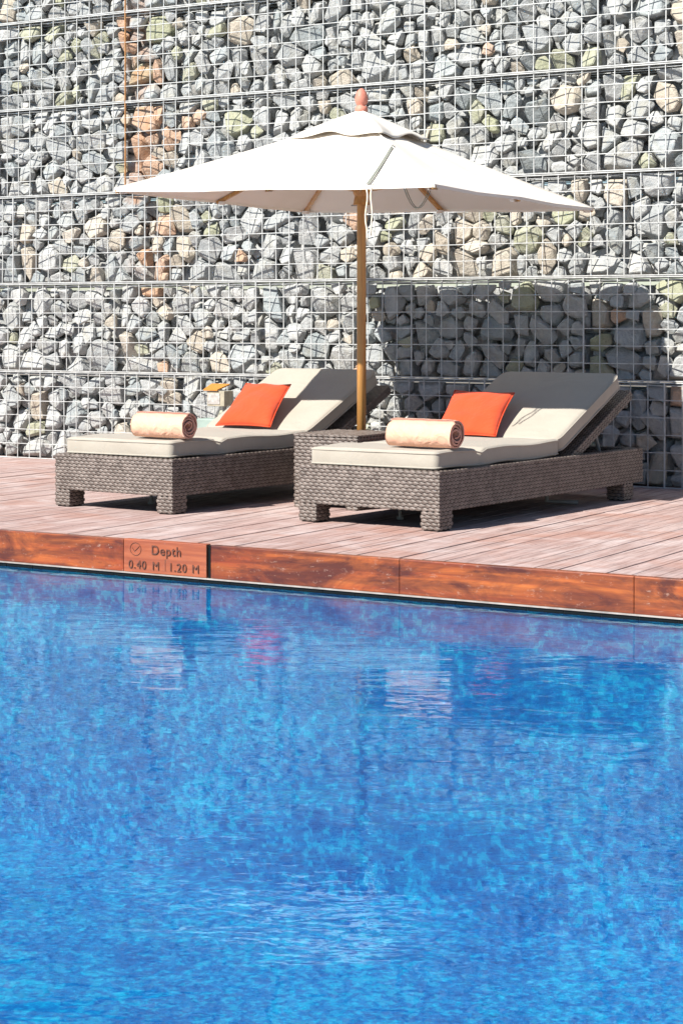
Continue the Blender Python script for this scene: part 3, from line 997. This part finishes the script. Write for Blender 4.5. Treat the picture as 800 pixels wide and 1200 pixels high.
# ------------------------------------------------------------------ rolled towels
def towel(loc, length, r, label, seed, rz):
    t = thing('rolled_towel', loc, label, 'towel', 'rolled peach towels on the loungers', rz)
    bm = bmesh.new()
    tr_ = random.Random(seed)
    turns = 3.6; n = 110
    th = 0.0135
    prof = []
    for i in range(n + 1):
        a = i / n
        ang = -math.pi * 0.62 + turns * 2 * math.pi * a
        rr = 0.012 + (r - 0.012 - th / 2) * (a ** 0.82)
        prof.append((rr, ang))
    NX = 26
    def pt(i, k, side):
        rr, an = prof[i]
        u = k / NX
        rr2 = rr + side * th / 2 * 0.96 + 0.0025 * noise.noise(Vector((u * 9 + seed, math.cos(an) * 2, math.sin(an) * 2)))
        if k in (0, NX): rr2 = rr + side * th * 0.30
        xx = (u - 0.5) * length + (0.005 * math.sin(an * 1.3 + seed) + 0.004 * noise.noise(Vector((an * 1.5, seed, 0)))) * (1 if k in (0, NX, 1, NX - 1) else 0)
        y_, z_ = rr2 * math.cos(an), rr2 * math.sin(an)
        if z_ < -r * 0.80: z_ = -r * 0.80 + (z_ + r * 0.80) * 0.3
        return Vector((xx, y_ * 1.04, z_ + r * 0.86))
    grid = {}
    for side in (-1, 1):
        for i in range(n + 1):
            for k in range(NX + 1):
                grid[side, i, k] = bm.verts.new(pt(i, k, side))
    for i in range(n):
        for k in range(NX):
            for side in (-1, 1):
                q = [grid[side, i, k], grid[side, i + 1, k], grid[side, i + 1, k + 1], grid[side, i, k + 1]]
                f = bm.faces.new(q if side > 0 else q[::-1]); f.smooth = True
        for k in (0, NX):
            q = [grid[-1, i, k], grid[1, i, k], grid[1, i + 1, k], grid[-1, i + 1, k]]
            f = bm.faces.new(q if k == 0 else q[::-1]); f.material_index = 1
    for k in range(NX):
        for i in (0, n):
            f = bm.faces.new([grid[-1, i, k], grid[1, i, k], grid[1, i, k + 1], grid[-1, i, k + 1]]); f.smooth = True; f.material_index = 1
    obj('roll', bm, [M['towel'], M['towel_dark']], t)
    return t
towel(Vector((-4.105, 7.665, 0.360)), 0.35, 0.071, 'rolled peach towel on the lounger beside the side table', 1, RZ)
towel(Vector((-5.545, 7.625, 0.360)), 0.335, 0.070, 'rolled peach towel on the left lounger', 6, RZ)

# ------------------------------------------------------------------ wicker side table
tb = thing('side_table', (-4.895, 8.10, 0), 'low square wicker side table between the two loungers in front of the umbrella pole', 'side table')
tw, tl_, tz = 0.37, 0.42, 0.372
bm = bmesh.new()
woven_box(bm, (-tw / 2, 0, 0.07), (tw / 2, tl_, tz - 0.012), 'flrb')
obj('body', bm, [M['wicker'], M['wicker_core']], tb)
bm = bmesh.new()
woven_box(bm, (-tw / 2 - 0.004, -0.004, tz - 0.012), (tw / 2 + 0.004, tl_ + 0.004, tz), 'flrbt')
obj('table_top', bm, [M['wicker'], M['wicker_core']], tb)
for fx in (0, 1):
    for fy in (0, 1):
        bm = bmesh.new()
        a = (-tw / 2 + fx * (tw - 0.07), fy * (tl_ - 0.07), 0.0)
        woven_box(bm, a, (a[0] + 0.07, a[1] + 0.07, 0.07), 'flrb')
        obj('leg', bm, [M['wicker'], M['wicker_core']], tb)

# ------------------------------------------------------------------ umbrella
UX, UY = -5.045, 8.719
HS, HR, HA = 0.930, 1.590, 2.03
um = thing('patio_umbrella', (UX, UY, 0), 'square off-white canvas umbrella on a wooden pole, open between the loungers', 'umbrella')
bm = bmesh.new()
lathe(bm, [(0.20, 0.0), (0.205, 0.015), (0.20, 0.05), (0.06, 0.06), (0.035, 0.065), (0.033, 0.24), (0.03, 0.245)], 24)
obj('base', bm, M['concrete'], um, smooth=False)
bm = bmesh.new()
tube(bm, [(0, 0, 0.06), (0, 0, 1.0), (0, 0, 1.60), (0, 0, 2.05)], 0.0245, 16, caps=True)
obj('pole', bm, M['pole'], um, smooth=True)
bm = bmesh.new()
lathe(bm, [(0.025, 1.553), (0.046, 1.556), (0.042, 1.570), (0.042, 1.575), (0.037, 1.60), (0.045, 1.618), (0.047, 1.64), (0.040, 1.648)], 20)
tube(bm, [(-0.062, 0, 1.555), (0.0, 0, 1.555)], 0.004, 6, 1)
obj('runner', bm, [M['pole'], M['rubber']], um, smooth=False)

def canopy_z(a, b_):
    """height of the sloping cloth at normalised a,b in [-1,1]"""
    m_ = max(abs(a), abs(b_))
    z_ = HA + (HR - HA) * m_
    # cloth sags between the ribs
    o_ = min(abs(a), abs(b_)) / max(m_, 1e-6)
    z_ -= 0.028 * (1 - abs(2 * o_ - 1)) * m_ * (1.15 - m_) * 1.4
    z_ -= 0.045 * m_ * (1 - m_)
    z_ -= 0.022 * a + 0.008 * b_          # the open canopy hangs a little askew
    return z_
def corner_shape(a, b_):
    # edges run slightly inwards between corner ribs
    m_ = max(abs(a), abs(b_)); o_ = min(abs(a), abs(b_)) / max(m_, 1e-6)
    k = 1 - 0.018 * (1 - abs(2 * o_ - 1)) * m_
    return a * HS * k, b_ * HS * k
N = 40
for_rng = [(-1 + 2 * i / N) for i in range(N + 1)]
bm = bmesh.new()
up, lo = {}, {}
for i, a in enumerate(for_rng):
    for j, b_ in enumerate(for_rng):
        x, y = corner_shape(a, b_)
        z_ = canopy_z(a, b_) + 0.003 * noise.noise(Vector((a * 3, b_ * 3, 1)))
        up[i, j] = bm.verts.new((x, y, z_)); lo[i, j] = bm.verts.new((x, y, z_ - 0.003))
for i in range(N):
    for j in range(N):
        # leave the hole under the vent cap
        ca, cb = (for_rng[i] + for_rng[i + 1]) / 2, (for_rng[j] + for_rng[j + 1]) / 2
        if max(abs(ca), abs(cb)) < 0.12: continue
        for g_, fl in ((up, 0), (lo, 1)):
            q = [g_[i, j], g_[i + 1, j], g_[i + 1, j + 1], g_[i, j + 1]]
            if (ca * cb) < 0: pass
            f = bm.faces.new(q[::-1] if fl else q); f.smooth = True
hem = [(for_rng[i], -1) for i in range(N)] + [(1, for_rng[i]) for i in range(N)] + [(-for_rng[i], 1) for i in range(N)] + [(-1, -for_rng[i]) for i in range(N)]
# short turned-down hem
hv = []
for a, b_ in hem:
    x, y = corner_shape(a, b_)
    z_ = canopy_z(a, b_)
    hv.append((bm.verts.new((x, y, z_)), bm.verts.new((x * 1.001, y * 1.001, z_ - 0.016))))
for k in range(len(hv)):
    a, b_ = hv[k], hv[(k + 1) % len(hv)]
    f = bm.faces.new((a[1], b_[1], b_[0], a[0])); f.smooth = False
can = obj('canopy', bm, M['canopy'], um)
# stitched seams along the four ridges
bm = bmesh.new()
for sx_, sy_ in ((1, 1), (1, -1), (-1, 1), (-1, -1)):
    pts = []
    for k in range(0, 21):
        m_ = 0.14 + 0.86 * k / 20
        x, y = corner_shape(sx_ * m_, sy_ * m_)
        pts.append((x, y, canopy_z(sx_ * m_, sy_ * m_) + 0.001))
    tube(bm, pts, 0.0028, 5)
obj('ridge_seam', bm, M['canopy'], can, smooth=True)
# vent cap: second small pyramid with a loose lower edge
bm = bmesh.new()
CS = 0.275
NV = 24
vg = {}
for i in range(NV + 1):
    for j in range(NV + 1):
        a, b_ = -1 + 2 * i / NV, -1 + 2 * j / NV
        m_ = max(abs(a), abs(b_)); an = math.atan2(b_, a)
        z_ = 2.066 - 0.152 * m_ + 0.009 * m_ * m_ * math.sin(an * 7 + 1) + 0.012 * m_ ** 3 * math.sin(an * 3 + 0.5)
        if m_ > 0.9: z_ -= 0.006
        k = 1 + 0.04 * m_ * math.sin(an * 5)
        vg[i, j] = bm.verts.new((a * CS * k, b_ * CS * k, z_))
for i in range(NV):
    for j in range(NV):
        f = bm.faces.new((vg[i, j], vg[i + 1, j], vg[i + 1, j + 1], vg[i, j + 1])); f.smooth = True
cap = obj('vent_cap', bm, M['canopy'], can)
md = cap.modifiers.new('thick', 'SOLIDIFY'); md.thickness = 0.004
# eight ribs and their struts
for k, (a, b_) in enumerate(((1, 1), (1, -1), (-1, 1), (-1, -1), (1, 0), (-1, 0), (0, 1), (0, -1))):
    bm = bmesh.new()
    pts = []
    for q in range(9):
        m_ = 0.04 + 0.955 * q / 8
        x, y = corner_shape(a * m_, b_ * m_)
        pts.append((x, y, canopy_z(a * m_, b_ * m_) - 0.018))
    tube(bm, pts, 0.013, 4)
    rb = obj('rib', bm, M['pole'], um)
    bm = bmesh.new()
    m_ = 0.52 if a and b_ else 0.62
    x, y = corner_shape(a * m_, b_ * m_)
    un = Vector((a, b_, 0)).normalized() * 0.035
    tube(bm, [(un.x, un.y, 1.632), (x, y, canopy_z(a * m_, b_ * m_) - 0.03)], 0.009, 4)
    obj('strut', bm, M['pole'], um)
    bm = bmesh.new()
    x, y = corner_shape(a, b_)
    d_ = Vector((a, b_, 0)).normalized()
    c_ = Vector((x, y, canopy_z(a, b_) - 0.010)) - d_ * 0.03
    s_ = d_.cross(Z)
    prof = []
    for q in range(9):
        tt = math.pi * q / 8
        prof.append(c_ - d_ * 0.035 * math.sin(tt) + s_ * 0.022 * math.cos(tt))
    vs1 = [bm.verts.new(q) for q in prof]; vs2 = [bm.verts.new(q - Z * 0.016 + d_ * 0.008) for q in prof]
    for q in range(8): bm.faces.new((vs1[q], vs1[q + 1], vs2[q + 1], vs2[q]))
    bm.faces.new(vs2)
    obj('rib_pocket', bm, M['canopy'], can)
bm = bmesh.new()
lathe(bm, [(0.030, 2.045), (0.034, 2.058), (0.032, 2.078), (0.022, 2.082), (0.026, 2.088), (0.034, 2.105), (0.035, 2.125), (0.029, 2.150), (0.016, 2.168), (0.004, 2.176)], 20)
obj('finial', bm, M['pinkwood'], um, smooth=True)
# tie cords: a doubled cord laid down the near face, hanging off the edge
def canopy_pt(x, y, lift=0.006):
    a, b_ = x / HS, y / HS
    return Vector((x, y, canopy_z(a, b_) + lift))
bm = bmesh.new()
for off in (0.0, 0.010):
    pts = [canopy_pt(0.415 + off, -0.405)]
    for k in range(1, 9):
        s = k / 8
        xx = 0.415 + off + (0.560 - 0.415) * s
        yy = -0.405 + (-0.915 + 0.405) * s
        pts.append(canopy_pt(xx, yy))
    tube(bm, pts, 0.0038, 6)
obj('tie_cord', bm, M['cordgrey'], um, smooth=True)
bm = bmesh.new()
for off, ln, sw in ((0.0, 0.26, 0.006), (0.028, 0.23, -0.004)):
    x0_, y0_ = 0.560 + off, -0.918
    z0_ = canopy_z(x0_ / HS, -1) + 0.006
    pts = [(x0_, y0_ + 0.012, z0_)] + [(x0_ + sw * math.sin(k * 1.1), y0_ - 0.004, z0_ - 0.012 - ln * k / 8) for k in range(9)]
    tube(bm, pts, 0.0042, 6)
obj('hanging_cord', bm, M['cord'], um, smooth=True)
bm = bmesh.new()
for rr in (0.0, 0.012):
    pts = []
    for k in range(13):
        s = k / 12
        pts.append((0.18 + 0.20 * s + rr, 0.1 - 0.02 * s, 1.70 - 0.15 * math.sin(math.pi * s) - 0.03 * s))
    tube(bm, pts, 0.003, 5)
obj('slack_cord', bm, M['cordgrey'], um, smooth=True)

# ------------------------------------------------------------------ small fixture before the wall
fx = thing('floodlight', (-6.74, 9.86, 0), 'small cream box fixture with amber lid on a pale aqua plinth by the wall', 'floodlight')
bm = bmesh.new()
box(bm, (-0.13, -0.06, 0.0), (0.09, 0.07, 0.325), 0, 0.008)
obj('plinth', bm, M['aqua'], fx)
bm = bmesh.new()
tube(bm, [(0.045, 0, 0.325), (0.045, 0, 0.41)], 0.014, 10)
obj('bracket', bm, M['rubber'], fx)
bm = bmesh.new()
box(bm, (-0.055, -0.05, 0.405), (0.075, 0.05, 0.50), 0, 0.004)
hd = obj('housing', bm, M['cream'], fx)
bm = bmesh.new()
vs = [bm.verts.new(q) for q in ((-0.075, -0.062, 0.502), (0.03, -0.062, 0.502), (0.05, 0.05, 0.535), (-0.09, 0.05, 0.535), (-0.075, -0.062, 0.510), (0.03, -0.062, 0.510), (0.05, 0.05, 0.543), (-0.09, 0.05, 0.543))]
for q in ((3, 2, 1, 0), (4, 5, 6, 7), (0, 1, 5, 4), (1, 2, 6, 5), (2, 3, 7, 6), (3, 0, 4, 7)): bm.faces.new([vs[i] for i in q])
obj('lid', bm, M['amber'], fx)
bm = bmesh.new()
box(bm, (-0.048, -0.0535, 0.418), (0.042, -0.0505, 0.485))
obj('front_label', bm, M['label'], hd)
